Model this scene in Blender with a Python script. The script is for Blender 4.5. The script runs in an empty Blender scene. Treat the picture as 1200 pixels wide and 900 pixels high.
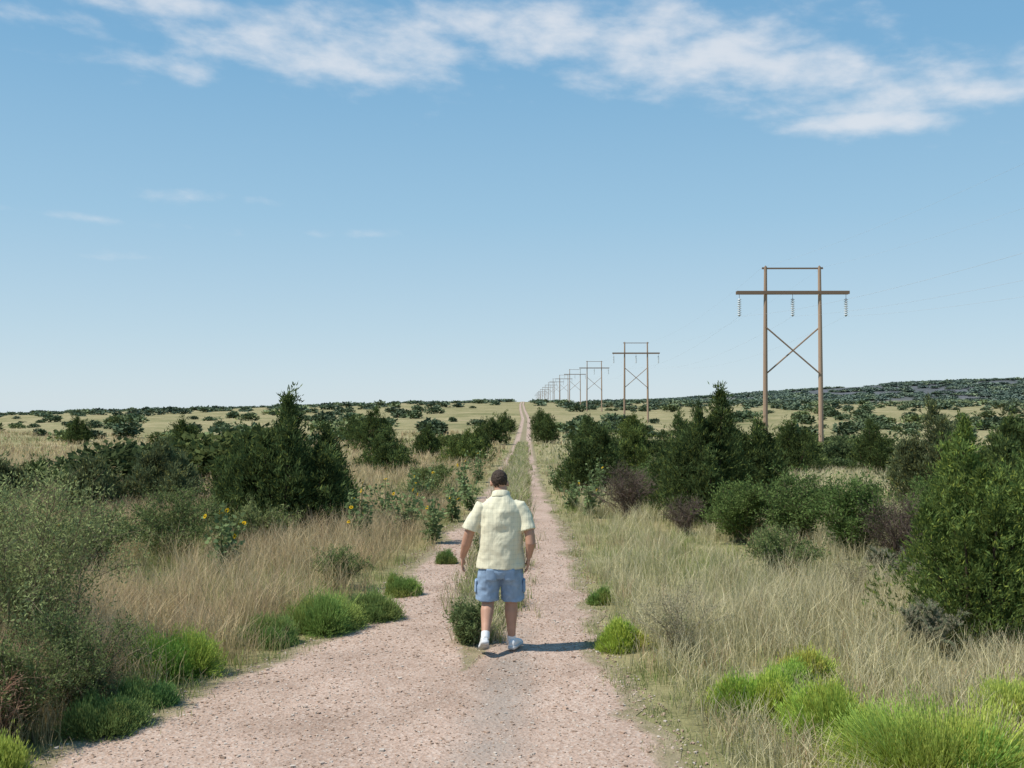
import bpy, math, numpy as np
from mathutils import Vector
R=np.random.default_rng(7)
scene=bpy.context.scene
CAMZ=2.5
# ---------------------------------------------------------------- noise
_T=np.random.default_rng(3).random((256,256))
def vn(x,y):
    x=np.asarray(x,float);y=np.asarray(y,float)
    xi=np.floor(x).astype(int);yi=np.floor(y).astype(int)
    fx=x-xi;fy=y-yi;fx=fx*fx*(3-2*fx);fy=fy*fy*(3-2*fy)
    a=_T[xi%256,yi%256];b=_T[(xi+1)%256,yi%256];c=_T[xi%256,(yi+1)%256];d=_T[(xi+1)%256,(yi+1)%256]
    return (a*(1-fx)+b*fx)*(1-fy)+(c*(1-fx)+d*fx)*fy
def fbm(x,y,o=4):
    s=0;a=.5;t=0
    for i in range(o):
        s=s+a*vn(x*2**i+17*i,y*2**i+31*i);t+=a;a*=.55
    return s/t
def ss(t):
    t=np.clip(t,0,1);return t*t*(3-2*t)
# ---------------------------------------------------------------- terrain
_yy=np.arange(-60,6000,1.0)
_pp=np.interp(_yy,[-60,14,40,80,146,200,300,411,600,900,1500,3000,6000],[0,0,-.5,-1.3,-1.2,-.7,.4,1.6,3.0,3.0,0,-15,-40])
_k=np.ones(21)/21;_pp=np.convolve(np.pad(_pp,10,mode='edge'),_k,'valid')
def prof(y): return np.interp(y,_yy,_pp)
def H(x,y):
    x=np.asarray(x,float);y=np.asarray(y,float)
    z=prof(y)
    z=z-0.03*np.clip(x-5,0,25)*ss((y-15)/50)
    z=z-np.clip(0.026*np.clip(-x-12,0,1e9),0,16)*ss((y-20)/250)
    m=np.clip(np.maximum((-4.4-x),(x-2.2)),0,1)
    z=z+m*((fbm(x*.6+5,y*.6)-.5)*.16*ss(1.2-y/200.)+(fbm(x*.03+9,y*.03,3)-.5)*np.clip(np.abs(x)-4,0,60)/60*2.2)
    s=ss((x-60)/600.)**.75
    b=ss((y-800)/350.)*(1-ss((y-1600)/900.))
    z=z+s*b*(28+7*(fbm(x*.006,y*.006,3)-.5))
    return z
def px2x(px,d): return (px-612)/1200.*d
LY=[5,7,8,9,10,11,13,17,23,38,60,107,200,300,420,600,2000];LX=[-4.1,-3.45,-3.0,-2.75,-2.35,-1.98,-1.78,-1.66,-1.35,-1.2,-1.05,-.75,-.2,-.9,-1.2,-.6,-.6]
RX=[1.25,1.12,1.0,.85,.74,.76,.84,.8,.82,.66,.75,.95,1.6,1.0,.7,1.4,1.4]
def RL(y): return np.interp(y,LY,LX)
def RR(y): return np.interp(y,LY,RX)
def SC(y): return np.where(y<100,np.interp(y,[0,10,13,25,38,107],[-.5,-.5,-.45,-.35,-.28,.1]),(RL(y)+RR(y))/2)
def SW(y): return np.interp(y,[0,9.5,12,25,60,107,2000],[0,0,.42,.42,.42,.36,.36])
# ---------------------------------------------------------------- materials
def newmat(n):
    m=bpy.data.materials.new(n);m.use_nodes=True;nt=m.node_tree;nt.nodes.clear();return m,nt,nt.nodes,nt.links
def foliage_mat(n,trans=.3,rough=.6):
    m,nt,N,L=newmat(n)
    o=N.new('ShaderNodeOutputMaterial');a=N.new('ShaderNodeAttribute');a.attribute_name='Col'
    p=N.new('ShaderNodeBsdfDiffuse')
    L.new(a.outputs['Color'],p.inputs['Color'])
    if trans>0:
        t=N.new('ShaderNodeBsdfTranslucent');s=N.new('ShaderNodeMixShader');s.inputs[0].default_value=trans
        L.new(a.outputs['Color'],t.inputs['Color'])
        L.new(p.outputs[0],s.inputs[1]);L.new(t.outputs[0],s.inputs[2]);L.new(s.outputs[0],o.inputs[0])
    else: L.new(p.outputs[0],o.inputs[0])
    return m
FOL=foliage_mat('foliage',.35);GRS=foliage_mat('grass_blades',.35);FAR=foliage_mat('distant_foliage',.0)
def simple(n,col,rough=.7,bump=None,var=.15,scale=20,spec=.3):
    m,nt,N,L=newmat(n)
    o=N.new('ShaderNodeOutputMaterial');p=N.new('ShaderNodeBsdfPrincipled');p.inputs['Roughness'].default_value=rough
    p.inputs['Specular IOR Level'].default_value=spec
    tc=N.new('ShaderNodeTexCoord');no=N.new('ShaderNodeTexNoise');no.inputs['Scale'].default_value=scale;no.inputs['Detail'].default_value=5
    L.new(tc.outputs['Object'],no.inputs['Vector'])
    cr=N.new('ShaderNodeValToRGB');c=np.array(col)
    cr.color_ramp.elements[0].position=.3;cr.color_ramp.elements[1].position=.7
    cr.color_ramp.elements[0].color=(*(c*(1-var)),1);cr.color_ramp.elements[1].color=(*np.clip(c*(1+var),0,1),1)
    L.new(no.outputs['Fac'],cr.inputs[0]);L.new(cr.outputs[0],p.inputs['Base Color'])
    if bump:
        b=N.new('ShaderNodeBump');b.inputs['Strength'].default_value=bump;b.inputs['Distance'].default_value=.01
        L.new(no.outputs['Fac'],b.inputs['Height']);L.new(b.outputs[0],p.inputs['Normal'])
    L.new(p.outputs[0],o.inputs[0]);return m
# ---------------------------------------------------------------- mesh helpers
def mk(name,V,Q,C=None,mats=(),mi=None,smooth=False,link=True):
    me=bpy.data.meshes.new(name);V=np.ascontiguousarray(V,dtype=np.float32);Q=np.ascontiguousarray(Q,dtype=np.int32)
    me.vertices.add(len(V));me.vertices.foreach_set('co',V.ravel())
    me.loops.add(Q.size);me.loops.foreach_set('vertex_index',Q.ravel())
    me.polygons.add(len(Q));me.polygons.foreach_set('loop_start',np.arange(len(Q),dtype=np.int32)*4)
    try: me.polygons.foreach_set('loop_total',np.full(len(Q),4,dtype=np.int32))
    except Exception: pass
    for m in mats: me.materials.append(m)
    if mi is not None: me.polygons.foreach_set('material_index',np.asarray(mi,dtype=np.int32))
    me.polygons.foreach_set('use_smooth',np.full(len(Q),bool(smooth)))
    me.update(calc_edges=True)
    if C is not None:
        ca=me.color_attributes.new('Col','FLOAT_COLOR','POINT')
        cc=np.ones((len(V),4),np.float32);cc[:,:3]=C;ca.data.foreach_set('color',cc.ravel())
    if not link: return me
    ob=bpy.data.objects.new(name,me);scene.collection.objects.link(ob);return ob
class Acc:
    def __init__(s): s.V=[];s.Q=[];s.C=[];s.n=0
    def add(s,V,Q,C):
        V=np.asarray(V);C=np.broadcast_to(np.asarray(C,float),(len(V),3))
        s.V.append(V);s.Q.append(np.asarray(Q)+s.n);s.C.append(C);s.n+=len(V)
    def get(s): return np.concatenate(s.V),np.concatenate(s.Q),np.concatenate(s.C)
def unit(v): return v/np.maximum(np.linalg.norm(v,axis=-1,keepdims=True),1e-9)
def leaves(A,P,D,Ln,Wd,C,r=R):
    n=len(P);D=unit(D);s=unit(np.cross(D,r.normal(size=(n,3))))
    Ln=np.broadcast_to(Ln,(n,))[:,None];Wd=np.broadcast_to(Wd,(n,))[:,None]
    V=np.stack([P,P+D*Ln*.45+s*Wd*.5,P+D*Ln,P+D*Ln*.45-s*Wd*.5],1).reshape(-1,3)
    C=np.broadcast_to(C,(n,3));A.add(V,np.arange(4*n).reshape(n,4),np.repeat(C,4,0))
def tube(A,pts,rad,C,k=5):
    pts=np.asarray(pts,float);n=len(pts);rad=np.broadcast_to(rad,(n,))
    t=unit(np.gradient(pts,axis=0));ref=np.array([.31,.95,.05]) if abs(t[0][1])<.9 else np.array([1.,0,.1])
    u=unit(np.cross(t,ref));v=np.cross(t,u);a=np.arange(k)/k*2*np.pi
    V=(pts[:,None]+rad[:,None,None]*(u[:,None]*np.cos(a)[None,:,None]+v[:,None]*np.sin(a)[None,:,None])).reshape(-1,3)
    i=np.arange(n-1)[:,None]*k;j=np.arange(k)[None];j2=(j+1)%k
    Q=np.stack([i+j,i+j2,i+k+j2,i+k+j],-1).reshape(-1,4);A.add(V,Q,C)
def box(A,c,s,C,rz=None):
    c=np.array(c);s=np.array(s)/2.
    v=np.array([[x,y,z] for x in(-1,1) for y in(-1,1) for z in(-1,1)])*s+c
    A.add(v,[[0,1,3,2],[4,6,7,5],[0,4,5,1],[2,3,7,6],[0,2,6,4],[1,5,7,3]],C)
# ---------------------------------------------------------------- ground
def grow(a,step,f,end):
    o=[a]
    while o[-1]<end: step*=f;o.append(o[-1]+step)
    return o[1:]
ys=np.concatenate([np.arange(-30,4,2.),np.arange(4,30,.25),[30.],grow(30,.25,1.045,5500)])
xp=np.concatenate([np.arange(0,14.01,.35),grow(14,.35,1.05,4500)])
xs=np.concatenate([-xp[::-1],xp[1:]])
XX,YY=np.meshgrid(xs,ys);ZZ=H(XX,YY);nx=len(xs);ny=len(ys)
def gridq(ny,nx):
    i=np.arange(ny-1)[:,None]*nx;j=np.arange(nx-1)[None]
    return np.stack([i+j,i+j+1,i+nx+j+1,i+nx+j],-1).reshape(-1,4)
m,nt,N,L=newmat('ground_soil_grass')
o=N.new('ShaderNodeOutputMaterial');p=N.new('ShaderNodeBsdfPrincipled');p.inputs['Roughness'].default_value=.95;p.inputs['Specular IOR Level'].default_value=.1
g=N.new('ShaderNodeNewGeometry')
def noise(sc,det=5,vec=None):
    n=N.new('ShaderNodeTexNoise');n.inputs['Scale'].default_value=sc;n.inputs['Detail'].default_value=det;n.inputs['Roughness'].default_value=.6
    L.new(vec or g.outputs['Position'],n.inputs['Vector']);return n
def ramp(src,els):
    c=N.new('ShaderNodeValToRGB');e=c.color_ramp.elements
    while len(e)<len(els): e.new(.5)
    for q,(pp,cc) in zip(e,els): q.position=pp;q.color=(*cc,1)
    L.new(src,c.inputs[0]);return c
def mixc(f,a,b,bt='MIX'):
    x=N.new('ShaderNodeMix');x.data_type='RGBA';x.blend_type=bt
    if isinstance(f,float): x.inputs[0].default_value=f
    else: L.new(f,x.inputs[0])
    L.new(a,x.inputs[6]);L.new(b,x.inputs[7]);return x.outputs[2]
n1=noise(.035,6);n2=noise(1.3,6);n3=noise(9,4);n4=noise(.25,5)
c1=ramp(n1.outputs[0],[(.3,(.235,.225,.11)),(.45,(.345,.30,.165)),(.6,(.42,.355,.21)),(.75,(.37,.285,.19))])
c2=ramp(n2.outputs[0],[(.3,(.68,.72,.62)),(.7,(1.12,1.08,1.05))])
c3=ramp(n3.outputs[0],[(.3,(.75,.75,.75)),(.7,(1.1,1.1,1.1))])
c4=ramp(n4.outputs[0],[(.35,(.70,.77,.66)),(.6,(1.05,1.03,1.02))])
x1=mixc(1.,c1.outputs[0],c2.outputs[0],'MULTIPLY');x2=mixc(1.,x1,c3.outputs[0],'MULTIPLY');x2=mixc(1.,x2,c4.outputs[0],'MULTIPLY')
a=N.new('ShaderNodeAttribute');a.attribute_name='Col'
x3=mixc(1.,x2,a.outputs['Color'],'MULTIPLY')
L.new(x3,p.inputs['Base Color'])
b=N.new('ShaderNodeBump');b.inputs['Strength'].default_value=.6;b.inputs['Distance'].default_value=.05;L.new(n3.outputs[0],b.inputs['Height']);L.new(b.outputs[0],p.inputs['Normal'])
L.new(p.outputs[0],o.inputs[0]);GND=m
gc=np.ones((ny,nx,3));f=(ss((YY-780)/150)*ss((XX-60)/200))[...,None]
gc=gc*(1-f)+np.array([.38,.46,.95])*f  # far ridge ground: darker for tree cover, blued with painted distance haze
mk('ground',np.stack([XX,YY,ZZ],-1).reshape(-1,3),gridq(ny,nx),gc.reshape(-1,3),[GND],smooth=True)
# ---------------------------------------------------------------- road
ry=ys[(ys<900)&(ys>-21)];nc=49
tt=np.linspace(0,1,nc)
lo=RL(ry)-.1-(fbm(ry*1.7,ry*0+3)-.5)*.5*np.where(ry<60,1,0);hi=RR(ry)+.1+(fbm(ry*1.7,ry*0+8)-.5)*.4*np.where(ry<60,1,0)
RXX=lo[:,None]+(hi-lo)[:,None]*tt;RYY=np.repeat(ry[:,None],nc,1)
RZZ=prof(RYY)+.006+np.clip(RYY-15,0,1e9)*.0003
edge=np.minimum(tt,1-tt)[None]*(hi-lo)[:,None]
e=1-ss(edge/.34)
st=np.exp(-((RXX-SC(RYY))/(SW(RYY)*.9+1e-3))**4)*(SW(RYY)>.02)
gr=np.exp(-((RXX+.25-.05*(RYY-7))/.28)**2)*ss((13-RYY)/3)
RC=np.stack([e,st,gr],-1)
m,nt,N,L=newmat('gravel_road')
o=N.new('ShaderNodeOutputMaterial');p=N.new('ShaderNodeBsdfPrincipled');p.inputs['Roughness'].default_value=.9;p.inputs['Specular IOR Level'].default_value=.15
g=N.new('ShaderNodeNewGeometry')
v=N.new('ShaderNodeTexVoronoi');v.inputs['Scale'].default_value=38;L.new(g.outputs['Position'],v.inputs['Vector'])
v2=N.new('ShaderNodeTexVoronoi');v2.inputs['Scale'].default_value=90;L.new(g.outputs['Position'],v2.inputs['Vector'])
cs=ramp(v.outputs['Color'],[(.1,(.30,.20,.145)),(.4,(.46,.325,.25)),(.7,(.53,.405,.325)),(.95,(.64,.54,.46))])
cs2=ramp(v2.outputs['Color'],[(.1,(.32,.22,.16)),(.5,(.48,.355,.275)),(.9,(.58,.465,.385))])
q1=mixc(.5,cs.outputs[0],cs2.outputs[0])
nb=noise(.9,6);cb=ramp(nb.outputs[0],[(.3,(.70,.67,.64)),(.5,(.92,.90,.88)),(.72,(1.08,1.07,1.06))])
q2=mixc(1.,q1,cb.outputs[0],'MULTIPLY')
a=N.new('ShaderNodeAttribute');a.attribute_name='Col';sp=N.new('ShaderNodeSeparateColor');L.new(a.outputs['Color'],sp.inputs[0])
soil=ramp(noise(6,6).outputs[0],[(.35,(.20,.17,.09)),(.65,(.33,.27,.17))])
def fac(src,amt,nsc):
    n=noise(nsc,6);x=N.new('ShaderNodeMath');x.operation='MULTIPLY_ADD';L.new(n.outputs[0],x.inputs[0]);x.inputs[1].default_value=2.2;x.inputs[2].default_value=-1.5
    y=N.new('ShaderNodeMath');y.operation='MULTIPLY_ADD';L.new(src,y.inputs[0]);y.inputs[1].default_value=1.7;L.new(x.outputs[0],y.inputs[2])
    z=N.new('ShaderNodeMath');z.operation='MULTIPLY';z.use_clamp=True;L.new(y.outputs[0],z.inputs[0]);z.inputs[1].default_value=amt
    return z.outputs[0]
q3=mixc(fac(sp.outputs[0],1.2,5),q2,soil.outputs[0]);q4=mixc(fac(sp.outputs[1],1.3,3.5),q3,soil.outputs[0])
gy=N.new('ShaderNodeRGB');gy.outputs[0].default_value=(.29,.25,.21,1)
q5=mixc(fac(sp.outputs[2],.45,2.5),q4,gy.outputs[0])
L.new(q5,p.inputs['Base Color'])
b=N.new('ShaderNodeBump');b.inputs['Strength'].default_value=.7;b.inputs['Distance'].default_value=.01;L.new(v.outputs['Distance'],b.inputs['Height'])
b2=N.new('ShaderNodeBump');b2.inputs['Strength'].default_value=.6;b2.inputs['Distance'].default_value=.05;L.new(nb.outputs[0],b2.inputs['Height']);L.new(b.outputs[0],b2.inputs['Normal'])
L.new(b2.outputs[0],p.inputs['Normal']);L.new(p.outputs[0],o.inputs[0])
mk('gravel_road',np.stack([RXX,RYY,RZZ],-1).reshape(-1,3),gridq(len(ry),nc),RC.reshape(-1,3),[m],smooth=True)
n=26000
sy=5.2+R.random(n)**1.3*18;u=R.random(n);sx=RL(sy)-.25+(RR(sy)-RL(sy)+.5)*u
sz=.004+.008*R.random(n)**2.5+.009*(R.random(n)<.015)
cube=np.array([[x,y,z] for x in(-1,1) for y in(-1,1) for z in(-1,1)],float)*.8
cv=cube[None]*(.6+.6*R.random((n,8,1)))*np.stack([1+.5*R.random(n),.8+.4*R.random(n),.5+.3*R.random(n)],-1)[:,None]
an=R.random(n)*6.28;c_,s_=np.cos(an)[:,None],np.sin(an)[:,None]
cv=np.stack([cv[...,0]*c_-cv[...,1]*s_,cv[...,0]*s_+cv[...,1]*c_,cv[...,2]],-1)*sz[:,None,None]
cv+=np.stack([sx,sy,H(sx,sy)+.006+sz*.2],-1)[:,None]
cq=(np.array([[0,1,3,2],[4,6,7,5],[0,4,5,1],[2,3,7,6],[0,2,6,4],[1,5,7,3]])[None]+np.arange(n)[:,None,None]*8).reshape(-1,4)
pal=np.array([[.48,.345,.26],[.55,.44,.355],[.42,.30,.22],[.58,.50,.42],[.36,.26,.195]])[R.integers(0,5,n)]*(.82+.25*R.random((n,1)))
STN=foliage_mat('stone',0.0,.85)
mk('gravel',cv.reshape(-1,3),cq,np.repeat(pal,8,0),[STN])
# ---------------------------------------------------------------- plants
def juniper(seed,Hh,W,n=2600,leaf=.1,per=8,nl=9,col=(.045,.075,.022),spike=.35):
    r=np.random.default_rng(seed);A=Acc()
    th=r.random(nl)*6.28;rr=np.sqrt(r.random(nl))*W*.34;rr[0]=W*.05
    cx=np.cos(th)*rr;cy=np.sin(th)*rr
    lh=Hh*(1-.55*(rr/(W*.4))**1.5)*(.8+.25*r.random(nl));lh[0]=Hh
    lr=W*(.15+.1*r.random(nl))
    for i in range(nl):
        pts=[[cx[i]*.15,cy[i]*.15,-.05],[cx[i]*.6,cy[i]*.6,lh[i]*.3],[cx[i],cy[i],lh[i]*.85]]
        tube(A,pts,[.05*Hh/2.5,.035*Hh/2.5,.008],(.13,.095,.07))
    wl=lr*lh;li=r.choice(nl,n,p=wl/wl.sum())
    t=r.random(n)**.85
    pr=np.where(t<.3,.65+.35*ss(t/.3),np.maximum(1-((t-.3)/.7)**(1.7-spike),0.02))
    a=r.random(n)*6.28;rd=lr[li]*pr*(.45+.6*np.sqrt(r.random(n)))
    lump=1+.45*np.sin(a*3+li*2+t*9)*(r.random(n)*.5+.5)
    P=np.stack([cx[li]+np.cos(a)*rd*lump,cy[li]+np.sin(a)*rd*lump,.03*Hh+t*lh[li]*.97],-1)
    out=np.stack([np.cos(a),np.sin(a),0*a],-1)
    ex=r.random(n)<.14;P=P+np.where(ex[:,None],(out*.5+np.array([0,0,1.]))*leaf*(1+1.6*r.random((n,1))),0)
    D=out*.55+np.array([0,0,.95])+r.normal(size=(n,3))*.25
    br=(.65+.7*r.random(n))[:,None]*(.6+.8*vn(P[:,0]*4+seed,P[:,2]*4+P[:,1]*3))[:,None]
    Pk=np.repeat(P,per,0)+r.normal(size=(n*per,3))*leaf*.35
    Dk=np.repeat(D,per,0)+r.normal(size=(n*per,3))*.45
    Ck=np.repeat(np.array(col)*br,per,0)*(.75+.5*r.random((n*per,1)))
    yl=(r.random(n*per)<.16)[:,None];Ck=np.where(yl,Ck*np.array([1.8,1.5,1.1]),Ck)
    leaves(A,Pk,Dk,leaf*(.6+.8*r.random(n*per)),leaf*.26,Ck,r)
    return A.get()
def twiggy(seed,Hh,W,stems=12,sub=9,leaf=.03,nleaf=10,col=(.11,.14,.05),bark=(.2,.165,.11),thick=.008,up=.8):
    r=np.random.default_rng(seed);A=Acc();bark=np.array(bark)*1.2
    for s in range(stems):
        a=r.random()*6.28;o=.25+.75*r.random()
        tip=np.array([math.cos(a)*W*.5*o,math.sin(a)*W*.5*o,Hh*(1-.45*o**2)*(.75+.3*r.random())])
        q=np.linspace(0,1,9)[:,None];st=np.array([r.normal()*.06*W,r.normal()*.06*W,-.03])
        mid=np.array([tip[0]*.35,tip[1]*.35,tip[2]*up])
        pts=st*(1-q)**2+2*q*(1-q)*mid+q**2*tip+r.normal(size=(9,3))*Hh*.012*q
        tube(A,pts,np.linspace(thick,thick*.25,9),bark*(.7+.6*r.random()),4)
        for k in range(sub):
            f=.2+.8*r.random();i=min(int(f*8),7);b0=pts[i]
            d=unit(pts[i+1]-pts[i]+r.normal(size=3)*.05)+r.normal(size=3)*.6;d=unit(d+np.array([0,0,.25]))
            l=Hh*(.12+.2*r.random());e=np.linspace(0,1,5)[:,None]
            sp_=b0+d*l*e+r.normal(size=(5,3))*l*.06*e+np.array([0,0,-.1])*l*e**2
            tube(A,sp_,np.linspace(thick*.4,thick*.12,5),bark*(.7+.6*r.random()),3)
            if nleaf:
                m_=nleaf;ii=r.random(m_)
                P=b0+d*l*ii[:,None]+r.normal(size=(m_,3))*l*.13
                D=r.normal(size=(m_,3))+d+np.array([0,0,.3])
                leaves(A,P,D,leaf*(.6+.9*r.random(m_)),leaf*.38,np.array(col)*(.6+.8*r.random((m_,1))),r)
    return A.get()
def dome(seed,Hh,W,n=2600,col=(.17,.23,.03),w=.005):
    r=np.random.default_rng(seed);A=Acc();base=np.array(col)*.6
    nl=5+int(W*5);lt=r.random(nl)*6.28;lrr=np.sqrt(r.random(nl))*W*.32
    lc=np.stack([np.cos(lt)*lrr,np.sin(lt)*lrr],-1);lr=W*(.17+.15*r.random(nl));lh=Hh*(.55+.5*r.random(nl))*(1-.35*lrr/(W*.32)*r.random(nl))
    lcol=(.85+.3*r.random((nl,1)))*np.array(col)*(1+np.array([.12,0,0])*r.normal(size=(nl,1)))
    wl=lr**2;li=r.choice(nl,n,p=wl/wl.sum())
    a=r.random(n)*6.28;ph=np.arccos(r.random(n)**.8)
    k=1+r.normal(size=n)*.06+(r.random(n)<.12)*r.random(n)*.35
    o=np.stack([lc[li,0]+np.cos(a)*np.sin(ph)*lr[li]*k,lc[li,1]+np.sin(a)*np.sin(ph)*lr[li]*k,np.maximum(np.cos(ph)*lh[li]*k,.02)],-1)
    b0=np.stack([lc[li,0]*.7+(o[:,0]-lc[li,0])*.3,lc[li,1]*.7+(o[:,1]-lc[li,1])*.3,0*a],-1);m1=(b0+o)/2+np.array([0,0,.06])*Hh
    sd=unit(np.cross(o-b0,r.normal(size=(n,3))))*w
    V=np.stack([b0-sd*.5,b0+sd*.5,m1+sd*.6,m1-sd*.6,o+sd*.25,o-sd*.25],1).reshape(-1,3)
    i=np.arange(n)[:,None]*6;Q=np.concatenate([i+np.array([[0,1,2,3]]),i+np.array([[3,2,4,5]])])
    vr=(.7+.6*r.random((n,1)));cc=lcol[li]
    C=np.stack([base*vr]*2+[cc*.85*vr]*2+[cc*1.15*vr]*2,1).reshape(-1,3)  # blades darken toward the base: inner shade put into the vertex colour
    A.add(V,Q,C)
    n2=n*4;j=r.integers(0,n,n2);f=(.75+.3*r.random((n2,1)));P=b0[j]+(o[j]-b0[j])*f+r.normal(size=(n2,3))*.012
    leaves(A,P,(o[j]-b0[j])*1.5+r.normal(size=(n2,3))*.07+np.array([0,0,.25]),.034*(.6+.8*r.random(n2)),.0065,cc[j]*(.75+.55*r.random((n2,1)))*(.65+.5*(f-.75)/.3),r)  # leaves deeper in the dome coloured darker, painted self-shading
    return A.get()
def sunflower(seed,Hh=1.2,W=.9,stems=7,fl=3,pf=.16):
    r=np.random.default_rng(seed);A=Acc()
    for s in range(stems):
        a=r.random()*6.28;o=r.random();tip=np.array([math.cos(a)*W*.5*o,math.sin(a)*W*.5*o,Hh*(.6+.4*r.random())])
        q=np.linspace(0,1,7)[:,None];pts=tip*q*np.array([1,1,1])+np.array([0,0,.1])*q*(1-q)+r.normal(size=(7,3))*.015*q
        tube(A,pts,np.linspace(.009,.004,7),(.17,.2,.1),4)
        m_=30;t=.1+.88*r.random(m_);P=tip*t[:,None];b=r.random(m_)*6.28
        D=np.stack([np.cos(b),np.sin(b),.1+.3*r.normal(size=m_)],-1)
        P=P+unit(D)*.03
        leaves(A,P,D,(.15-.07*t)*(.7+.6*r.random(m_)),.07,np.array([.19,.25,.11])*(.7+.7*r.random((m_,1))),r)
        for k in range(fl):
            if r.random()<pf:
                c=tip*(.85+.15*(k==0))+(0 if k==0 else 1)*np.array([r.normal()*.1,r.normal()*.1,r.normal()*.08])
                tube(A,[tip*.8,c],[.004,.003],(.17,.2,.1),3)
                nrm=unit(np.array([-.6+r.normal()*.5,-.5+r.normal()*.6,.45]));uu=unit(np.cross(nrm,[0,0,1.]));vv=np.cross(nrm,uu)
                for j in range(12):
                    an=j/12*6.28;d=uu*math.cos(an)+vv*math.sin(an);s2=np.cross(nrm,d)
                    A.add([c+d*.010,c+d*.025+s2*.009,c+d*.042,c+d*.025-s2*.009],[[0,1,2,3]],(.75,.48,.02))
                ring=[c+nrm*.004+(uu*math.cos(x)+vv*math.sin(x))*.013 for x in np.arange(8)/8*6.28]
                A.add(ring+[c+nrm*.01],[[0,1,2,8],[2,3,4,8],[4,5,6,8],[6,7,0,8]],(.07,.035,.015))
    return A.get()
def cholla(seed,Hh,W):
    r=np.random.default_rng(seed);A=Acc()
    def arm(p,d,l,rad,dep):
        n=5;q=np.linspace(0,1,n)[:,None];pts=p+d*l*q+r.normal(size=(n,3))*.008
        tube(A,pts,rad*np.array([.75,1,1.05,1,.45]),np.array([.15,.17,.10])*(.8+.4*r.random()),8)
        m_=120;t=r.random(m_);rn=unit(r.normal(size=(m_,3)));P=p+d*l*t[:,None]+rn*rad*.9
        leaves(A,P,rn,.028,.004,(.4,.36,.25),r)
        if dep>0:
            for k in range(r.integers(2,4)):
                nd=unit(d*.7+r.normal(size=3)*.65+np.array([0,0,.35]));arm(p+d*l*(.6+.4*r.random()),nd,l*.85,rad*.85,dep-1)
    for s in range(5):
        a=r.random()*6.28;arm(np.array([math.cos(a)*.08,math.sin(a)*.08,-.02]),unit(np.array([math.cos(a)*.5,math.sin(a)*.5,1])),Hh*.3,.028,3)
    return A.get()
def place(name,data,px,d,rz=None,dx=0):
    x=px2x(px,d)+dx
    me=mk(name,*data,mats=[FOL],link=False)
    ob=bpy.data.objects.new(name,me);scene.collection.objects.link(ob)
    ob.location=(x,d,float(H(x,d))-.02);ob.rotation_euler[2]=R.random()*6.28 if rz is None else rz
    return ob
JD=(.085,.12,.044);JL=(.12,.16,.05);JG=(.13,.155,.075)
J=[(335,20,2.9,2.75,JD,4200,.10),(285,22.5,2.2,2.0,JD,2600,.10),(380,22.5,2.0,1.8,JD,2600,.10),
(190,24,2.6,1.75,JG,2800,.10),(110,23,2.4,1.35,JG,2400,.10),(50,27,2.4,1.1,JD,1900,.11),(-20,24,2.6,1.5,JG,2200,.11),
(215,50,2.2,2.3,JD,1500,.14),(440,76,4.0,3.2,JD,1600,.17),(455,45,3.0,1.8,JD,1800,.13),(500,64,2.1,1.9,JD,1200,.15),(545,52,3.2,1.8,JL,1600,.14),
(412,96,3.2,2.5,JD,1100,.2),(575,92,3.4,2.4,JD,1100,.2),(90,105,3.2,2.6,JD,1100,.2),(592,125,3.2,2.5,JD,900,.22),(560,75,2.2,1.6,JD,1100,.16),
(838,22,2.7,2.85,JD,4400,.095),(800,25,2.1,2.1,JD,2600,.1),(885,25,2.2,2.2,JD,2600,.1),
(700,32,3.0,2.0,JD,2600,.11),(745,34,2.0,1.9,JL,2000,.11),(640,96,3.0,2.6,JD,1200,.2),(632,130,3.2,2.7,JD,1000,.22),(690,66,3.4,2.6,JD,1500,.15),(740,60,3.6,2.7,JL,1600,.15),(790,58,3.4,2.8,JD,1600,.15),(850,62,3.4,2.6,JD,1500,.15),
(925,47,3.4,2.5,JD,2000,.13),(1020,50,2.6,2.7,JD,1800,.13),(1095,27,2.5,2.75,JG,3000,.11),(1180,30,3.0,2.4,JD,2600,.12),(1200,16,2.2,2.2,JD,3600,.09),(1160,19,2.2,1.9,JL,3000,.09)]
for i,(px,d,w,h,c,n,lf) in enumerate(J):
    place('juniper_bush',juniper(100+i,h,w,n,lf,8,9 if w<3.2 else 12,c,spike=.5 if c==JD else .2),px,d,rz=0)
place('juniper_bush',juniper(301,2.4,2.0,7500,.055,9,16,(.135,.19,.055),spike=.6),1138,10.9,rz=0)
place('juniper_bush',juniper(302,2.6,1.9,5000,.06,9,12,(.105,.155,.048),spike=.6),1222,12.6,rz=0)
MQ=(.27,.31,.13)
place('mesquite_shrub',twiggy(11,1.95,2.0,26,20,.036,30,MQ),36,9.0,rz=0)
place('mesquite_shrub',twiggy(12,1.75,1.8,26,20,.036,28,MQ),-20,10.2,rz=0)
place('mesquite_shrub',twiggy(13,.9,1.5,28,16,.03,32,(.16,.20,.08)),95,8.3,rz=0)
place('mesquite_shrub',twiggy(14,.8,1.2,26,14,.03,34,(.17,.21,.08)),20,7.6,rz=0)
place('mesquite_shrub',twiggy(15,1.2,2.2,26,18,.05,26,(.16,.20,.075)),205,16.5,rz=0)
place('mesquite_shrub',twiggy(16,1.1,2.0,26,18,.05,26,(.18,.22,.085)),100,15.0,rz=0)
place('mesquite_shrub',twiggy(17,1.35,1.9,30,22,.055,30,(.13,.195,.06)),1000,17.0,rz=0)
place('mesquite_shrub',twiggy(18,1.3,1.8,30,22,.055,30,(.14,.2,.065)),930,18.5,rz=0)
place('mesquite_shrub',twiggy(19,1.1,1.6,28,20,.055,28,(.15,.21,.065)),870,19,rz=0)
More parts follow.
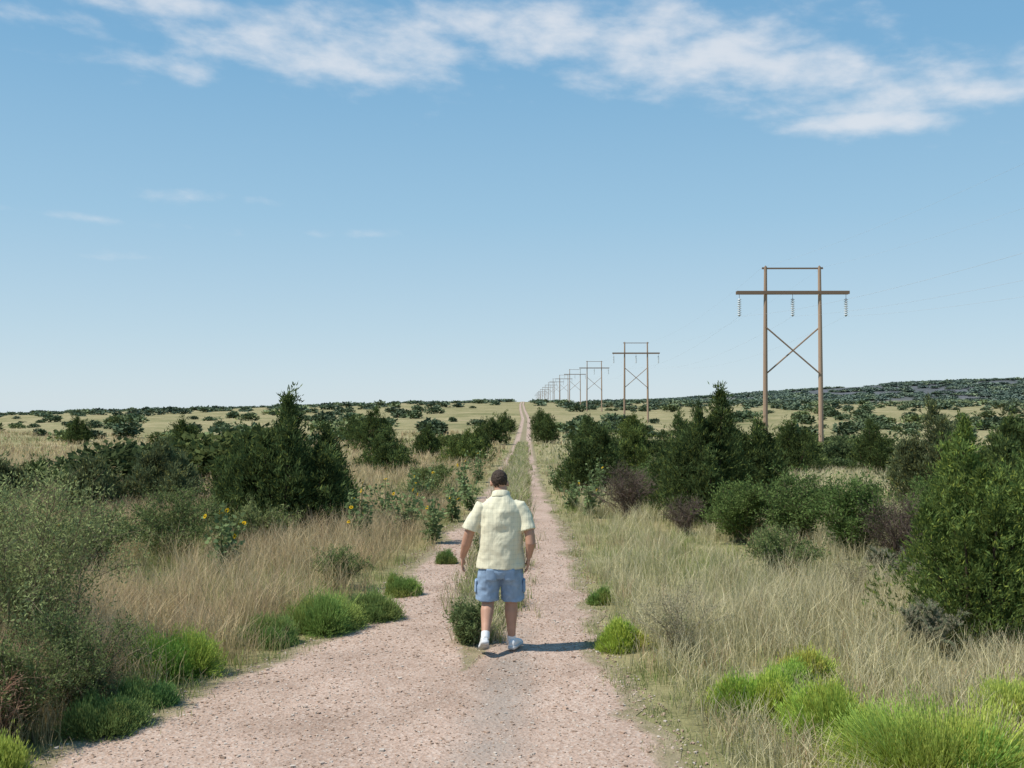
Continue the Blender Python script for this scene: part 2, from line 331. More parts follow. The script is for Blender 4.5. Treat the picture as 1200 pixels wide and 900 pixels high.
place('mesquite_shrub',twiggy(20,.9,2.0,28,20,.06,26,(.18,.22,.08)),505,33,rz=0)
place('mesquite_shrub',twiggy(21,.9,1.6,22,16,.05,24,(.19,.23,.085)),495,26,rz=0)
place('mesquite_shrub',twiggy(22,.9,1.6,22,16,.05,24,(.22,.25,.10)),300,17.5,rz=0)
place('mesquite_shrub',twiggy(23,1.2,1.7,24,18,.055,26,(.15,.21,.07)),760,27,rz=0)
place('mesquite_shrub',twiggy(24,1.3,1.9,28,20,.055,28,(.13,.19,.06)),1100,19,rz=0)
place('mesquite_shrub',twiggy(25,.6,1.1,24,14,.03,24,(.19,.24,.09)),395,14.0,rz=0)
place('mesquite_shrub',twiggy(26,.8,1.4,24,14,.04,26,(.18,.23,.085)),915,15.0,rz=0)
PB=(.155,.115,.10)
place('bare_twig_bush',twiggy(31,1.25,1.7,46,26,.03,6,(.16,.14,.09),PB,.011),735,23.5,rz=0)
place('bare_twig_bush',twiggy(32,.8,1.2,36,20,.03,6,(.16,.14,.09),PB,.01),802,20.5,rz=0)
place('bare_twig_bush',twiggy(33,1.2,1.3,40,24,.03,6,(.16,.14,.09),PB,.01),1055,15.5,rz=0)
place('bare_twig_bush',twiggy(34,.85,1.2,24,16,.022,7,(.36,.33,.19),(.34,.3,.21),.0045),792,10.2,rz=0)
place('bare_twig_bush',twiggy(35,.7,1.0,20,14,.022,7,(.36,.33,.19),(.34,.3,.21),.0045),1000,13,rz=0)
place('bare_twig_bush',twiggy(36,.8,.9,26,14,.02,6,(.38,.26,.17),(.36,.22,.15),.005,),-5,7.4,rz=0)
place('cholla_cactus',cholla(5,.75,.6),1072,10.4,rz=0)
place('cholla_cactus',cholla(6,.8,.6),1048,14.4,rz=0)
LG=(.42,.52,.10);LG2=(.47,.53,.12);DK=(.27,.36,.10);DK2=(.23,.31,.10)
DM=[(880,8.35,.8,.36,LG),(972,7.55,.95,.46,LG),(1100,6.9,1.4,.48,LG2),(930,9.2,.6,.28,LG2),
    (728,10.5,.5,.27,LG),(795,11.1,.4,.24,DK),(212,9.5,.95,.38,(.38,.48,.10)),(150,10.1,.6,.3,DK),(372,11.3,1.1,.42,DK),(432,12.0,.7,.28,DK2),
    (310,10.7,.7,.24,DK2),(470,13.6,.5,.22,DK),(0,6.9,.5,.28,(.36,.46,.10)),(523,16.4,.4,.2,DK2),(1190,8.0,.8,.36,LG2),(705,13.0,.4,.18,DK),(120,7.9,.7,.24,DK2),(165,8.4,.6,.2,DK2)]
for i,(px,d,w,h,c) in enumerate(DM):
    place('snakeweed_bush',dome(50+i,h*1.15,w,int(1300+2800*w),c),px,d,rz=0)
place('low_green_shrub',twiggy(71,.46,.5,26,12,.035,22,(.17,.22,.09),(.15,.14,.08),.005),549,10.75,rz=0)
place('low_green_shrub',twiggy(73,.6,.6,24,12,.04,20,(.17,.22,.085),(.15,.14,.08),.005),575,16.5,rz=0)
for i,(px,d,h) in enumerate([(425,18,1.2),(262,15,1.15),(490,25,1.4),(505,19,.9),(545,30,1.2),(452,22,1.1),(690,24,1.1),(700,29,1.3),(655,33,1.0),(560,38,1.3),(530,23,1.0),(475,20.5,1.0),(670,26,.8),(20,12.2,1.2),(550,26,.9)]):
    place('sunflower_plant',sunflower(90+i,h,.95,9,3,.22 if px in(425,262,490,545) else .05),px,d,rz=0)
# ---------------------------------------------------------------- grass
def blades(A,P,Hh,Wd,lean,Cb,Ct,r=R):
    n=len(P);a=r.random(n)*6.28;d=np.stack([np.cos(a),np.sin(a),0*a],-1);s=np.stack([-np.sin(a),np.cos(a),0*a],-1)
    b=r.random(n)*6.28;s=unit(s*.5+np.stack([np.cos(b),np.sin(b),0*b],-1))
    Hh=Hh[:,None];ln=lean[:,None]*Hh;Wd=Wd[:,None];up=np.array([0,0,1.])
    m=P+up*Hh*.55+d*ln*.3;t=P+up*Hh*(1-.25*lean[:,None])+d*ln
    V=np.stack([P-s*Wd*.5,P+s*Wd*.5,m+s*Wd*.4,m-s*Wd*.4,t+s*Wd*.12,t-s*Wd*.12],1).reshape(-1,3)
    i=np.arange(n)[:,None]*6;Q=np.stack([i+np.array([[0,1,2,3]]),i+np.array([[3,2,4,5]])],1).reshape(-1,4)
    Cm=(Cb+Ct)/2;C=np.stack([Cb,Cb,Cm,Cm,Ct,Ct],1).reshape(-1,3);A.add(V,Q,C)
GOLD=np.array([.64,.50,.31]);PALE=np.array([.66,.575,.37]);GRN=np.array([.29,.34,.11]);OLV=np.array([.46,.44,.21]);RED=np.array([.55,.38,.25])
def field(A,N_,y0,y1,per,wd,hm,k=1.0):
    y=y0+(y1-y0)*R.random(N_)**k;x=(R.random(N_)*2-1)*(.56*y+2.5)
    l=RL(y);rr=RR(y);jl=(fbm(y*1.5,y*0+2)-.5)*.5
    off=np.maximum(l+jl*.8-.0-x,x-rr-jl*.6)
    keep=off>0.0
    keep&=~((off<.3)&(R.random(N_)<.35))
    keep|=(off>-.4)&(off<=0)&(R.random(N_)<.16*(1+off/.4))
    if y0<20:
        for px,d,w,h,c in DM: keep&=((x-px2x(px,d))**2+(y-d)**2)>(w*.42)**2
    x,y,off=x[keep],y[keep],np.maximum(off[keep],0);n=len(x)
    f=fbm(x*.35+3,y*.35);g=fbm(x*1.1+13,y*1.1+4)
    left=x<0
    gp=np.clip(np.where(left,(f-.28)*4.5,(f-.26)*3.6),0.15,.93)*np.clip(off/.6,.2,1)
    dry=R.random(n)<gp
    hh=hm*(.25+.75*np.clip(off/.8,.0,1))*(.5+.9*g)*np.where(dry,1.15,.62)*np.where(left,1.05,.8)*np.where(left,1,.6+.4*ss((y-7.5)/3))
    bare=g<.26;kk=~bare;x,y,off,f,g,left,dry,hh=[q[kk] for q in(x,y,off,f,g,left,dry,hh)];n=len(x)
    z=H(x,y);sp_=.05+.05*R.random(n)
    m=n*per;rep=lambda q:np.repeat(q,per,0)
    P=np.stack([rep(x)+R.normal(size=m)*rep(sp_),rep(y)+R.normal(size=m)*rep(sp_),rep(z)-.01],-1)
    tone=(.75+.5*R.random((n,1)))
    dc=np.where(left[:,None],GOLD,PALE);dc=np.where((R.random(n)<np.where(left,.2,.06))[:,None],RED,dc)
    gc_=np.where((R.random(n)<.4)[:,None],GRN,OLV)
    ct=rep(np.where(dry[:,None],dc,gc_)*tone)*(.75+.5*R.random((m,1)))
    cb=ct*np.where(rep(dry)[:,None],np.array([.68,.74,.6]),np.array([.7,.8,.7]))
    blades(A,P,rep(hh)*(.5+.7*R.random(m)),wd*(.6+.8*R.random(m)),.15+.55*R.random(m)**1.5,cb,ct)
A=Acc()
field(A,20000,5.4,26,14,.0056,.52,1.25)
field(A,13000,24,60,8,.016,.5)
field(A,9000,55,130,5,.05,.5)
n=7500;y=10.8+R.random(n)**1.4*80;x=SC(y)+R.normal(size=n)*SW(y)*.5
k=fbm(x*2,y*.8)>.42;x,y=x[k],y[k];n=len(x);per=9;m=n*per
P=np.stack([np.repeat(x,per)+R.normal(size=m)*.05,np.repeat(y,per)+R.normal(size=m)*.05,np.repeat(prof(y),per)],-1)
c=np.where((R.random(n)<.42)[:,None],GRN,PALE*.9);c=np.repeat(c,per,0)*(.7+.6*R.random((m,1)))
hs=(.08+.2*R.random(n))*(1+.9*ss((y-14)/6))
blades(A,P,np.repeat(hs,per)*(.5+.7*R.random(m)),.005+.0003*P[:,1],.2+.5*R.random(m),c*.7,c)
mk('grass',*A.get(),mats=[GRS])
# ---------------------------------------------------------------- distant shrub masses
def shrubproto(seed,n,leaf):
    r=np.random.default_rng(seed);A=Acc();nl=7
    c=np.stack([r.normal(size=nl)*.2,r.normal(size=nl)*.2,.25+.3*r.random(nl)],-1);rad=.22+.12*r.random(nl);li=r.integers(0,nl,n)
    d=unit(r.normal(size=(n,3)));P=c[li]+d*(rad[li]*(.55+.45*r.random(n)))[:,None];P[:,2]=np.clip(P[:,2],.02,1)
    C=(.6+.8*r.random((n,1)))*np.ones(3)
    leaves(A,P,d*.6+np.array([0,0,.5])+r.normal(size=(n,3))*.5,leaf*(.7+.6*r.random(n)),leaf*.6,C,r);return A.get()
def scatter(name,xs_,ys_,w,h,cols,protos,mat):
    A=Acc();ids=R.integers(0,len(protos),len(xs_));zs=H(xs_,ys_)
    for i,(V,Q,C) in enumerate(protos):
        s=ids==i;k=s.sum()
        if not k: continue
        a=R.random(k)*6.28;c_,s_=np.cos(a)[:,None],np.sin(a)[:,None]
        X=(V[None,:,0]*c_-V[None,:,1]*s_)*w[s][:,None]+xs_[s][:,None];Y=(V[None,:,0]*s_+V[None,:,1]*c_)*w[s][:,None]+ys_[s][:,None]
        Z=V[None,:,2]*h[s][:,None]+zs[s][:,None]-.1
        VV=np.stack([X,Y,Z],-1).reshape(-1,3);QQ=(Q[None]+np.arange(k)[:,None,None]*len(V)).reshape(-1,4)
        CC=(C[None]*cols[s][:,None]).reshape(-1,3);A.add(VV,QQ,CC)
    mk(name,*A.get(),mats=[mat])
mid=[shrubproto(s,2400,.085) for s in range(5)];far=[shrubproto(s+10,420,.2) for s in range(5)];vf=[shrubproto(s+20,90,.42) for s in range(5)]
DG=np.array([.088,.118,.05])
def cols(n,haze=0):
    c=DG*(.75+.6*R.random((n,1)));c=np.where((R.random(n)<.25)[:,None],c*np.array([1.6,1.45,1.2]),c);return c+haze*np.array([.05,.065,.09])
def sc(n,y0,y1,k,pl,pr,ml,mr_):
    y=y0+R.random(n)**k*(y1-y0);x=(R.random(n)*2-1)*(.6*y+8)
    f=fbm(x*.03+4,y*.02);t=R.random(n)
    kk=((x>mr_)&(t<pr*(.4+1.6*(f>.5))))|((x<-ml)&(t<pl*(.4+1.6*(f>.5))));return x[kk],y[kk]
x,y=sc(420,32,95,.8,.055,.24,5,5)
k=~((x>8)&(y<50));x,y=x[k],y[k];n=len(x);w=1.4+2.0*R.random(n)**1.4
scatter('shrub_thicket',x,y,w*1.2,w*(.6+.25*R.random(n)),cols(n),mid,FOL)
x,y=sc(1500,90,340,.9,.09,.17,6,4.5);n=len(x);w=1.3+2.3*R.random(n)**1.8
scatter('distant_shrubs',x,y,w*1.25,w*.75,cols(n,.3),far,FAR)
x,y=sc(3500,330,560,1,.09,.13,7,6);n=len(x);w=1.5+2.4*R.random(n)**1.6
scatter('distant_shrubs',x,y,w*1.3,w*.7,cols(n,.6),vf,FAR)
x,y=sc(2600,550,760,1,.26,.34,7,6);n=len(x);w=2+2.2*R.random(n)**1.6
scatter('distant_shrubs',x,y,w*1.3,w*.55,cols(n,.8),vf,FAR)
n=4500;y=850+R.random(n)*420;x=70+R.random(n)*(.75*y);k=fbm(x*.02,y*.02)>.44;x,y=x[k],y[k];n=len(x)
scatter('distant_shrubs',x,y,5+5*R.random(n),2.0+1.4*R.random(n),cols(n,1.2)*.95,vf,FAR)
# ---------------------------------------------------------------- power line
WOOD=foliage_mat('weathered_wood',0.,.85)
WC=np.array([.37,.26,.185]);GL=(.6,.64,.66)
PX=21.1;HS=2.13;PH=14.8
frames=[-30]+[80+110*i for i in range(13)]
def frame():
    A=Acc()
    for s in(-1,1):
        tube(A,[[s*HS*1.02,0,-.5],[s*HS*1.01,0,5],[s*HS,0,10],[s*HS*.985,0,PH]],[.2,.18,.155,.12],WC*(1.1 if s>0 else .95),10)
        tube(A,[[s*HS*.985,0,PH-.002],[s*HS*.985,0,PH+.12]],[.12,.03],WC*.6,10)
        tube(A,[[s*HS*.985,0,PH-.05],[s*(HS*.985+.25),0,PH-.02]],[.03,.03],(.2,.2,.2),5)
    for yy in(-.19,.19): box(A,[0,yy,12.8],[8.75,.11,.25],WC*.62)
    box(A,[0,0,PH-.1],[2*HS+.5,.07,.12],WC*.6)
    for s in(-1,1):
        tube(A,[[-s*HS,-.17*s,10.1],[s*HS,-.17*s,6.4]],[.06,.06],WC*.8,6)
    for xx in(-4.15,0,4.15):
        tube(A,[[xx,0,12.68],[xx,0,12.35]],[.02,.02],(.2,.2,.2),4)
        for i in range(8):
            z=12.35-i*.17
            tube(A,[[xx,0,z],[xx,0,z-.04],[xx,0,z-.1],[xx,0,z-.17]],[.03,.08,.17,.03],GL,10)
        tube(A,[[xx,-.15,10.98],[xx,.15,10.98]],[.035,.035],(.3,.3,.3),6)
    for s in(-1,1):
        for xx in(1.2,3.4): tube(A,[[s*HS,.26,12.66],[s*(HS+.02),.26,12.6]],[.03,.03],(.2,.2,.2),5)
    return A.get()
FM=mk('power_pole_frame',*frame(),mats=[WOOD],link=False)
def wz(fy): return float(H(PX,fy)) if fy>0 else -.6
for fy in frames:
    ob=bpy.data.objects.new('power_pole_frame',FM);scene.collection.objects.link(ob)
    ob.location=(PX,fy,wz(fy))
A=Acc()
for xx,zz,rd in[(-4.15,10.95,.004),(0,10.95,.004),(4.15,10.95,.004),(-HS*1.1,PH,.0025),(HS*1.1,PH,.0025)]:
    for a_,b_ in zip(frames[:7],frames[1:8]):
        q=np.linspace(0,1,25);za=wz(a_)+zz;zb=wz(b_)+zz
        P=np.stack([np.full(25,PX+xx),a_+(b_-a_)*q,za+(zb-za)*q-4*2.2*q*(1-q)],-1);tube(A,P,rd,(.45,.46,.48),4)
WIRE=foliage_mat('wire_metal',0.,.5)
mk('power_line_wires',*A.get(),mats=[WIRE])
# ---------------------------------------------------------------- man
def loft(pts,rad,k=20,tris=None):
    pts=np.asarray(pts,float);rad=np.array([r if hasattr(r,'__len__') else (r,r) for r in rad],float);n=len(pts)
    t=unit(np.gradient(pts,axis=0));ref=np.array([1.,0,0]);V=[];F=[]
    for i in range(n):
        rf=ref if abs(t[i][0])<.85 else np.array([0,0,1.])
        u=rf-t[i]*np.dot(rf,t[i]);u/=np.linalg.norm(u);v=np.cross(t[i],u)
        for j in range(k):
            a=j/k*2*math.pi;V.append(pts[i]+u*rad[i][0]*math.cos(a)+v*rad[i][1]*math.sin(a))
    for i in range(n-1):
        for j in range(k): F.append([i*k+j,i*k+(j+1)%k,(i+1)*k+(j+1)%k,(i+1)*k+j])
    F.append(list(range(k))[::-1]);F.append([(n-1)*k+j for j in range(k)])
    return V,F
def ell(c,r,axis=(0,0,1),n=9,k=18):
    c=np.array(c,float);ax=unit(np.array(axis,float));th=np.linspace(.12,math.pi-.12,n)
    return loft([c-ax*r[2]*math.cos(x) for x in th],[(r[0]*math.sin(x),r[1]*math.sin(x)) for x in th],k)
def part(name,pieces,mat,parent,voxel=None,smooth=2,disp=None):
    V=[];F=[]
    for v,f in pieces:
        n=len(V);V+= [tuple(x) for x in v];F+=[[i+n for i in q] for q in f]
    me=bpy.data.meshes.new(name);me.from_pydata(V,[],F);me.update()
    me.polygons.foreach_set('use_smooth',[True]*len(F));me.materials.append(mat)
    ob=bpy.data.objects.new(name,me);scene.collection.objects.link(ob);ob.parent=parent
    if voxel:
        r=ob.modifiers.new('r','REMESH');r.mode='VOXEL';r.voxel_size=voxel;r.use_smooth_shade=True
        if smooth:
            s=ob.modifiers.new('s','SMOOTH');s.factor=.5;s.iterations=smooth
        if disp:
            for ds,st_ in disp:
                t=bpy.data.textures.new('cloth','CLOUDS');t.noise_scale=ds;t.noise_depth=1
                d=ob.modifiers.new('d','DISPLACE');d.texture=t;d.strength=st_;d.mid_level=.5
    return ob
man=bpy.data.objects.new('walking_man',None);scene.collection.objects.link(man)
SK=simple('skin',(.47,.265,.18),.55,.1,.1,12)
DN=simple('light_denim',(.26,.36,.49),.9,.5,.15,14,.1)
HR=simple('dark_hair',(.05,.033,.022),.7,1.,.5,90)
WH=simple('white_leather',(.76,.76,.76),.5,.1,.05,20);SO=simple('sole_rubber',(.58,.58,.58),.7)
m,nt,N,L=newmat('plaid_shirt_cloth')
o=N.new('ShaderNodeOutputMaterial');p=N.new('ShaderNodeBsdfPrincipled');p.inputs['Roughness'].default_value=.9;p.inputs['Specular IOR Level'].default_value=.1
tc=N.new('ShaderNodeTexCoord');sx_=N.new('ShaderNodeSeparateXYZ');L.new(tc.outputs['Object'],sx_.inputs[0])
def stripe(src,per,w):
    a=N.new('ShaderNodeMath');a.operation='MULTIPLY';L.new(src,a.inputs[0]);a.inputs[1].default_value=1/per
    b=N.new('ShaderNodeMath');b.operation='FRACT';L.new(a.outputs[0],b.inputs[0])
    c=N.new('ShaderNodeMath');c.operation='LESS_THAN';L.new(b.outputs[0],c.inputs[0]);c.inputs[1].default_value=w;return c.outputs[0]
s1=stripe(sx_.outputs[0],.042,.22);s2=stripe(sx_.outputs[2],.046,.2)
ad=N.new('ShaderNodeMath');ad.operation='ADD';L.new(s1,ad.inputs[0]);L.new(s2,ad.inputs[1])
hf=N.new('ShaderNodeMath');hf.operation='MULTIPLY';L.new(ad.outputs[0],hf.inputs[0]);hf.inputs[1].default_value=.5
cr=ramp(hf.outputs[0],[(0,(.72,.68,.50)),(.5,(.67,.635,.465)),(1,(.60,.575,.43))])
L.new(cr.outputs[0],p.inputs['Base Color'])
no=N.new('ShaderNodeTexNoise');no.inputs['Scale'].default_value=7;no.inputs['Detail'].default_value=3;no.inputs['Distortion'].default_value=1.
mp=N.new('ShaderNodeMapping');mp.inputs['Scale'].default_value=(1,1,.45);L.new(tc.outputs['Object'],mp.inputs[0]);L.new(mp.outputs[0],no.inputs['Vector'])
b=N.new('ShaderNodeBump');b.inputs['Strength'].default_value=.6;b.inputs['Distance'].default_value=.03;L.new(no.outputs[0],b.inputs['Height']);L.new(b.outputs[0],p.inputs['Normal'])
L.new(p.outputs[0],o.inputs[0]);SH=m
def hand(wr,side,down):
    P=[];d=unit(np.array(down,float));wr=np.array(wr,float);f=np.array([0,1.,0]);f=unit(f-d*np.dot(f,d))
    def pc(pts,rad): P.append(loft(pts,rad,10))
    P.append(loft([wr-d*.02,wr+d*.02,wr+d*.055,wr+d*.095,wr+d*.105],[(.02,.026),(.018,.034),(.017,.042),(.014,.042),(.01,.038)],14))
    for i,l in enumerate([.072,.082,.077,.06]):
        o_=wr+d*.092+f*(.032-.021*i);inn=-side*np.array([1.,0,0])
        a1=unit(d+f*(.1-.08*i)+inn*.1);a2=unit(a1+inn*.45);a3=unit(a2+inn*.6)
        p0=o_-a1*.015;p1=o_+a1*l*.45;p2=p1+a2*l*.32;p3=p2+a3*l*.23
        pc([p0,p1,p2,p3],[.0095,.009,.0082,.0065])
    o_=wr+d*.03+f*.03;a1=unit(d*.8+f*.7-side*np.array([.25,0,0]));a2=unit(d*.95+f*.25-side*np.array([.3,0,0]))
    pc([o_-a1*.01,o_+a1*.04,o_+a1*.04+a2*.032,o_+a1*.04+a2*.05],[.014,.0115,.0105,.007])
    return P
B=[]
B.append(loft([[0,0,.84],[0,0,1.0],[0,-.01,1.2],[0,-.01,1.4],[0,-.01,1.5],[0,.0,1.56]],[(.18,.13),(.19,.135),(.2,.14),(.19,.12),(.12,.09),(.065,.065)]))
B.append(loft([[0,-.02,1.46],[0,.005,1.55],[-.004,.03,1.62],[-.006,.045,1.67]],[(.075,.07),(.066,.066),(.064,.066),(.06,.062)]))
hc=np.array([-.016,.06,1.685]);up=unit(np.array([-.12,.38,1.]))
B.append(ell(hc+np.array([0,-.012,.012]),(.08,.097,.105),up))
B.append(ell(hc+np.array([-.002,.035,-.045]),(.06,.064,.075),up))
B.append(ell(hc+np.array([0,.108,-.028]),(.012,.018,.024),up,7,10))
B.append(ell(hc+np.array([0,.088,-.075]),(.026,.012,.012),up,7,10))
for s in(-1,1):
    B.append(ell(hc+np.array([s*.086,-.002,-.02]),(.012,.02,.033),up,7,10))
    B.append(ell(hc+np.array([s*.03,.085,-.0]),(.018,.012,.009),up,7,10))
def limb(pts,rad): B.append(loft(pts,rad,18))
# left arm swings forward and out, right arm trails slightly behind with a bent elbow
limb([[-.19,-.01,1.43],[-.265,-.01,1.32],[-.32,-.02,1.17],[-.35,.03,1.06],[-.39,.12,.925],[-.395,.13,.905]],[.07,.06,.05,.052,.032,.03])
limb([[.19,-.01,1.43],[.255,-.03,1.32],[.292,-.08,1.17],[.30,-.09,1.08],[.285,-.05,.95],[.283,-.045,.93]],[.07,.06,.05,.052,.032,.03])
B+=hand([-.395,.13,.905],-1,[-.05,.35,-1]);B+=hand([.283,-.045,.93],1,[-.12,.2,-1])
limb([[-.1,0,.92],[-.112,.02,.7],[-.128,.035,.5],[-.137,-.05,.385],[-.145,-.135,.27],[-.15,-.215,.185]],[.1,.085,.062,.066,.048,.038])
limb([[.1,0,.92],[.104,.04,.7],[.105,.075,.5],[.104,.06,.37],[.106,.05,.22],[.108,.045,.1]],[.1,.085,.062,.067,.047,.038])
part('body',B,SK,man,.0065,2)
EW=simple('eye_white',(.6,.6,.6),.3)
for s in(-1,1):
    part('eye',[ell(hc+np.array([s*.03,.088,-.014]),(.011,.008,.008),(0,0,1),7,10)],EW,man)
part('hair',[ell(hc+np.array([0,-.024,.026]),(.085,.094,.1),up),ell(hc+np.array([0,-.055,-.005]),(.066,.05,.058),up)],HR,man,.006,2,[(.02,.012)])
S=[loft([[0,0,.82],[0,0,.9],[0,-.01,1.02],[0,-.01,1.15],[0,-.012,1.3],[0,-.015,1.40],[0,-.018,1.465],[0,-.018,1.515],[0,-.01,1.555]],
 [(.25,.18),(.238,.174),(.224,.17),(.218,.166),(.224,.16),(.222,.145),(.185,.12),(.13,.095),(.085,.078)],28)]
S.append(loft([[-.12,-.01,1.48],[-.185,-.012,1.44],[-.244,-.012,1.35],[-.285,-.015,1.27],[-.31,-.018,1.2]],[.05,.078,.08,.083,.09],20))
S.append(loft([[.12,-.01,1.48],[.18,-.014,1.44],[.232,-.025,1.35],[.262,-.045,1.27],[.278,-.065,1.2]],[.05,.078,.08,.08,.088],20))
part('shirt',S,SH,man,.008,4,[(.16,.03),(.07,.01)])
k=28;cv=[];cf=[]
for j in range(k):
    a=j/k*2*math.pi
    for (r_,z_) in[(.078,1.545),(.074,1.592),(.086,1.587),(.10,1.535)]:
        cv.append((r_*math.cos(a),r_*1.0*math.sin(a)-.003,z_-.022*math.sin(a)))
for j in range(k):
    for q in range(3): cf.append([j*4+q,((j+1)%k)*4+q,((j+1)%k)*4+q+1,j*4+q+1])
part('collar',[(cv,cf)],SH,man)
S=[loft([[0,0,.98],[0,0,.9],[0,-.005,.8],[0,0,.74]],[(.19,.14),(.215,.16),(.222,.165),(.2,.14)],28)]
S.append(loft([[-.105,0,.86],[-.12,.01,.72],[-.134,.02,.6],[-.14,.022,.49]],[(.11,.13),(.12,.135),(.116,.125),(.118,.12)],24))
S.append(loft([[.105,0,.86],[.113,.03,.72],[.117,.05,.6],[.12,.062,.49]],[(.11,.13),(.12,.135),(.116,.125),(.118,.12)],24))
part('shorts',S,DN,man,.008,2,[(.08,.022)])
for s in(-1,1):
    oy=.02 if s<0 else .045;ox=.012 if s<0 else -.006
    part('cargo_pocket',[loft([[s*(.232+ox),oy,.70],[s*(.236+ox),oy,.69],[s*(.24+ox),oy,.58],[s*(.236+ox),oy,.57]],[(.014,.06),(.018,.07),(.018,.07),(.012,.06)],16)],DN,man,.006,1)
    part('back_pocket',[loft([[s*.09,-.142,.83],[s*.09,-.148,.82],[s*.09,-.142,.72],[s*.09,-.13,.70]],[(.05,.012),(.055,.014),(.052,.014),(.02,.01)],16)],DN,man,.006,1)
def shoe(heel,toe,pitch_up):
    heel=np.array(heel,float);toe=np.array(toe,float);d=toe-heel;L_=np.linalg.norm(d);d/=L_
    side=unit(np.cross(d,[0,0,1.]));n=np.cross(side,d)
    prof_=[(0.0,.028,.03,.035),(.08,.036,.045,.045),(.3,.04,.055,.052),(.5,.042,.042,.042),(.75,.05,.032,.032),(.93,.04,.024,.025),(1.0,.02,.014,.018)]
    pts=[heel+d*L_*a+n*c for a,w,h,c in prof_];k=18;V=[];F=[]
    for P0,(a,w,h,c) in zip(pts,prof_):
        for j in range(k):
            t=j/k*6.2832;V.append(P0+side*w*math.cos(t)+n*h*math.sin(t)*(1 if math.sin(t)>0 else .9))
    for i in range(len(pts)-1):
        for j in range(k): F.append([i*k+j,i*k+(j+1)%k,(i+1)*k+(j+1)%k,(i+1)*k+j])
    F.append(list(range(k))[::-1]);F.append([(len(pts)-1)*k+j for j in range(k)])
    up_=(V,F);sv=[];sf=[]
    for zt in(-.004,.026):
        for a,w in[(0-.02,.02),(.03,.038),(.25,.043),(.5,.042),(.75,.054),(.93,.044),(1.02,.02)]:
            for s in(-1,1): sv.append(heel+d*L_*a+side*w*s+n*zt)
    for i in range(6):
        a=i*2;b_=a+14;sf+=[[a,a+1,a+3,a+2],[b_,b_+2,b_+3,b_+1],[a,a+2,b_+2,b_],[a+1,b_+1,b_+3,a+3]]
    sf+=[[0,14,15,1],[12,13,27,26]]
    return up_,(sv,sf)
u1,so1=shoe([-.148,-.29,.125],[-.175,-.045,.004],0);u2,so2=shoe([.104,-.025,.006],[.19,.25,.006],0)
part('shoe_left',[u1],WH,man,.006,1);part('sole_left',[so1],SO,man)
part('shoe_right',[u2],WH,man,.006,1);part('sole_right',[so2],SO,man)
part('sock_left',[loft([[-.149,-.195,.215],[-.15,-.235,.155]],[.043,.042],16)],WH,man,.006,1)
part('sock_right',[loft([[.107,.05,.13],[.107,.045,.07]],[.043,.042],16)],WH,man,.006,1)
man.location=(px2x(587,10.4),10.4,.012)
# ---------------------------------------------------------------- sun + world
S=Vector((-.95,-.32,0)).normalized();el=math.radians(56)
sd=Vector((S.x*math.cos(el),S.y*math.cos(el),math.sin(el)))
sun=bpy.data.lights.new('sun','SUN');sun.energy=4.9;sun.angle=math.radians(.5);sun.color=(1,.95,.87)
so=bpy.data.objects.new('sun',sun);scene.collection.objects.link(so);so.rotation_euler=sd.to_track_quat('Z','Y').to_euler();so.location=(-20,-5,30)
w=bpy.data.worlds.new('World');scene.world=w;w.use_nodes=True;nt=w.node_tree;N=nt.nodes;L=nt.links;N.clear()
out=N.new('ShaderNodeOutputWorld');bg=N.new('ShaderNodeBackground');bg.inputs[1].default_value=.1
sky=N.new('ShaderNodeTexSky');sky.sky_type='NISHITA';sky.sun_disc=False;sky.sun_elevation=el;sky.sun_rotation=math.atan2(sd.x,sd.y)%(2*math.pi)
sky.altitude=1500;sky.air_density=1.0;sky.dust_density=.6;sky.ozone_density=1.5
tc=N.new('ShaderNodeTexCoord');sx=N.new('ShaderNodeSeparateXYZ');L.new(tc.outputs['Generated'],sx.inputs[0])
def M(op,a,b=None,c=None,cl=False):
    x=N.new('ShaderNodeMath');x.operation=op;x.use_clamp=cl
    for i,v in enumerate([a,b,c]):
        if v is None: continue
        if isinstance(v,(int,float)): x.inputs[i].default_value=v
        else: L.new(v,x.inputs[i])
    return x.outputs[0]
az=M('ARCTAN2',sx.outputs[0],sx.outputs[1]);elv=M('ARCSINE',sx.outputs[2])
def AE(px,py):
    u=(px-612)/1200;v=(472-py)/1200;a=math.atan(u);return a,math.atan(v*math.cos(a))
blobs=[(370,58,190,36,.06,1.05),(440,45,130,40,-.05,1.05),(240,8,170,16,0,.95),(640,35,150,38,.1,1.1),(800,55,200,50,.12,1.15),(930,85,150,34,.18,1.15),(1100,108,160,26,.0,1.1),(1025,143,90,13,.02,1.4),(195,75,100,16,0,.75),(30,12,90,14,0,.7),
(380,272,120,6,.0,.62),(90,252,190,6,.05,.62),(210,228,120,9,0,.45),(130,300,80,6,0,.42),(560,10,140,18,0,.7)]
tot=None
for px,py,wx,wy,sl,st in blobs:
    a0,e0=AE(px,py);da=M('SUBTRACT',az,a0);de=M('ADD',M('SUBTRACT',elv,e0),M('MULTIPLY',da,sl))
    r2=M('ADD',M('POWER',M('ABSOLUTE',M('MULTIPLY',da,1200/wx*.8)),2),M('POWER',M('ABSOLUTE',M('MULTIPLY',de,1200/wy*.8)),2))
    e_=M('MULTIPLY',M('EXPONENT',M('MULTIPLY',r2,-1)),st);tot=e_ if tot is None else M('MAXIMUM',tot,e_)
cv_=N.new('ShaderNodeCombineXYZ');L.new(M('MULTIPLY',az,8),cv_.inputs[0]);L.new(M('ADD',M('MULTIPLY',elv,18),M('MULTIPLY',az,1.2)),cv_.inputs[1])
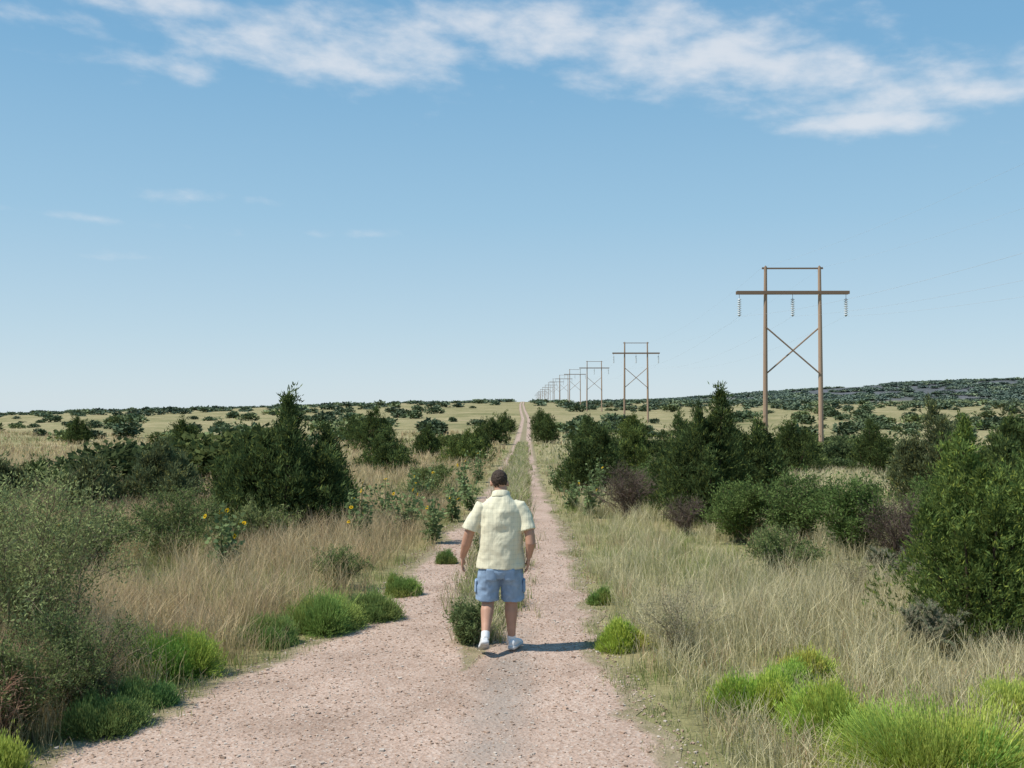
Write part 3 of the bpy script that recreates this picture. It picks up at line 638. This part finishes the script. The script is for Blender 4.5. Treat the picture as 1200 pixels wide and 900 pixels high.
nz=N.new('ShaderNodeTexNoise');nz.inputs['Scale'].default_value=2.1;nz.inputs['Detail'].default_value=7;nz.inputs['Roughness'].default_value=.56;nz.inputs['Distortion'].default_value=.1
L.new(cv_.outputs[0],nz.inputs['Vector'])
dn=M('ADD',M('MULTIPLY',tot,1.05),M('MULTIPLY',M('SUBTRACT',nz.outputs[0],.5),2.0));dn=M('SUBTRACT',dn,.36)
mr=N.new('ShaderNodeMapRange');mr.interpolation_type='SMOOTHSTEP';mr.inputs[1].default_value=0;mr.inputs[2].default_value=1.15;mr.inputs[3].default_value=0;mr.inputs[4].default_value=.78;L.new(dn,mr.inputs[0])
hz=N.new('ShaderNodeValToRGB');e=hz.color_ramp.elements
gs=[(0.0,(.64,.76,.84)),(.12,(.52,.70,.82)),(.3,(.36,.60,.79)),(.55,(.22,.47,.72)),(1.0,(.12,.32,.6))]
while len(e)<len(gs): e.new(.5)
for q,(pp,cc) in zip(e,gs): q.position=pp;q.color=(*cc,1)
L.new(M('MULTIPLY',M('MAXIMUM',elv,0.0),1.7),hz.inputs[0])
vm=N.new('ShaderNodeVectorMath');vm.operation='SCALE';vm.inputs['Scale'].default_value=9.9;L.new(hz.outputs[0],vm.inputs[0])
ms=N.new('ShaderNodeMix');ms.data_type='RGBA';ms.inputs[0].default_value=.84;L.new(sky.outputs[0],ms.inputs[6]);L.new(vm.outputs[0],ms.inputs[7])
mx=N.new('ShaderNodeMix');mx.data_type='RGBA';L.new(mr.outputs[0],mx.inputs[0]);L.new(ms.outputs[2],mx.inputs[6]);mx.inputs[7].default_value=(8.0,8.2,8.6,1)
L.new(mx.outputs[2],bg.inputs[0]);L.new(bg.outputs[0],out.inputs[0])
# ---------------------------------------------------------------- camera
cam=bpy.data.cameras.new('camera');cam.lens=36;cam.sensor_width=36;cam.clip_end=20000;cam.clip_start=.05
co=bpy.data.objects.new('camera',cam);scene.collection.objects.link(co);co.location=(0,0,CAMZ)
co.rotation_euler=(math.radians(91.05),0,math.radians(.573));scene.camera=co
scene.view_settings.view_transform='Standard';scene.view_settings.look='None';scene.view_settings.exposure=0
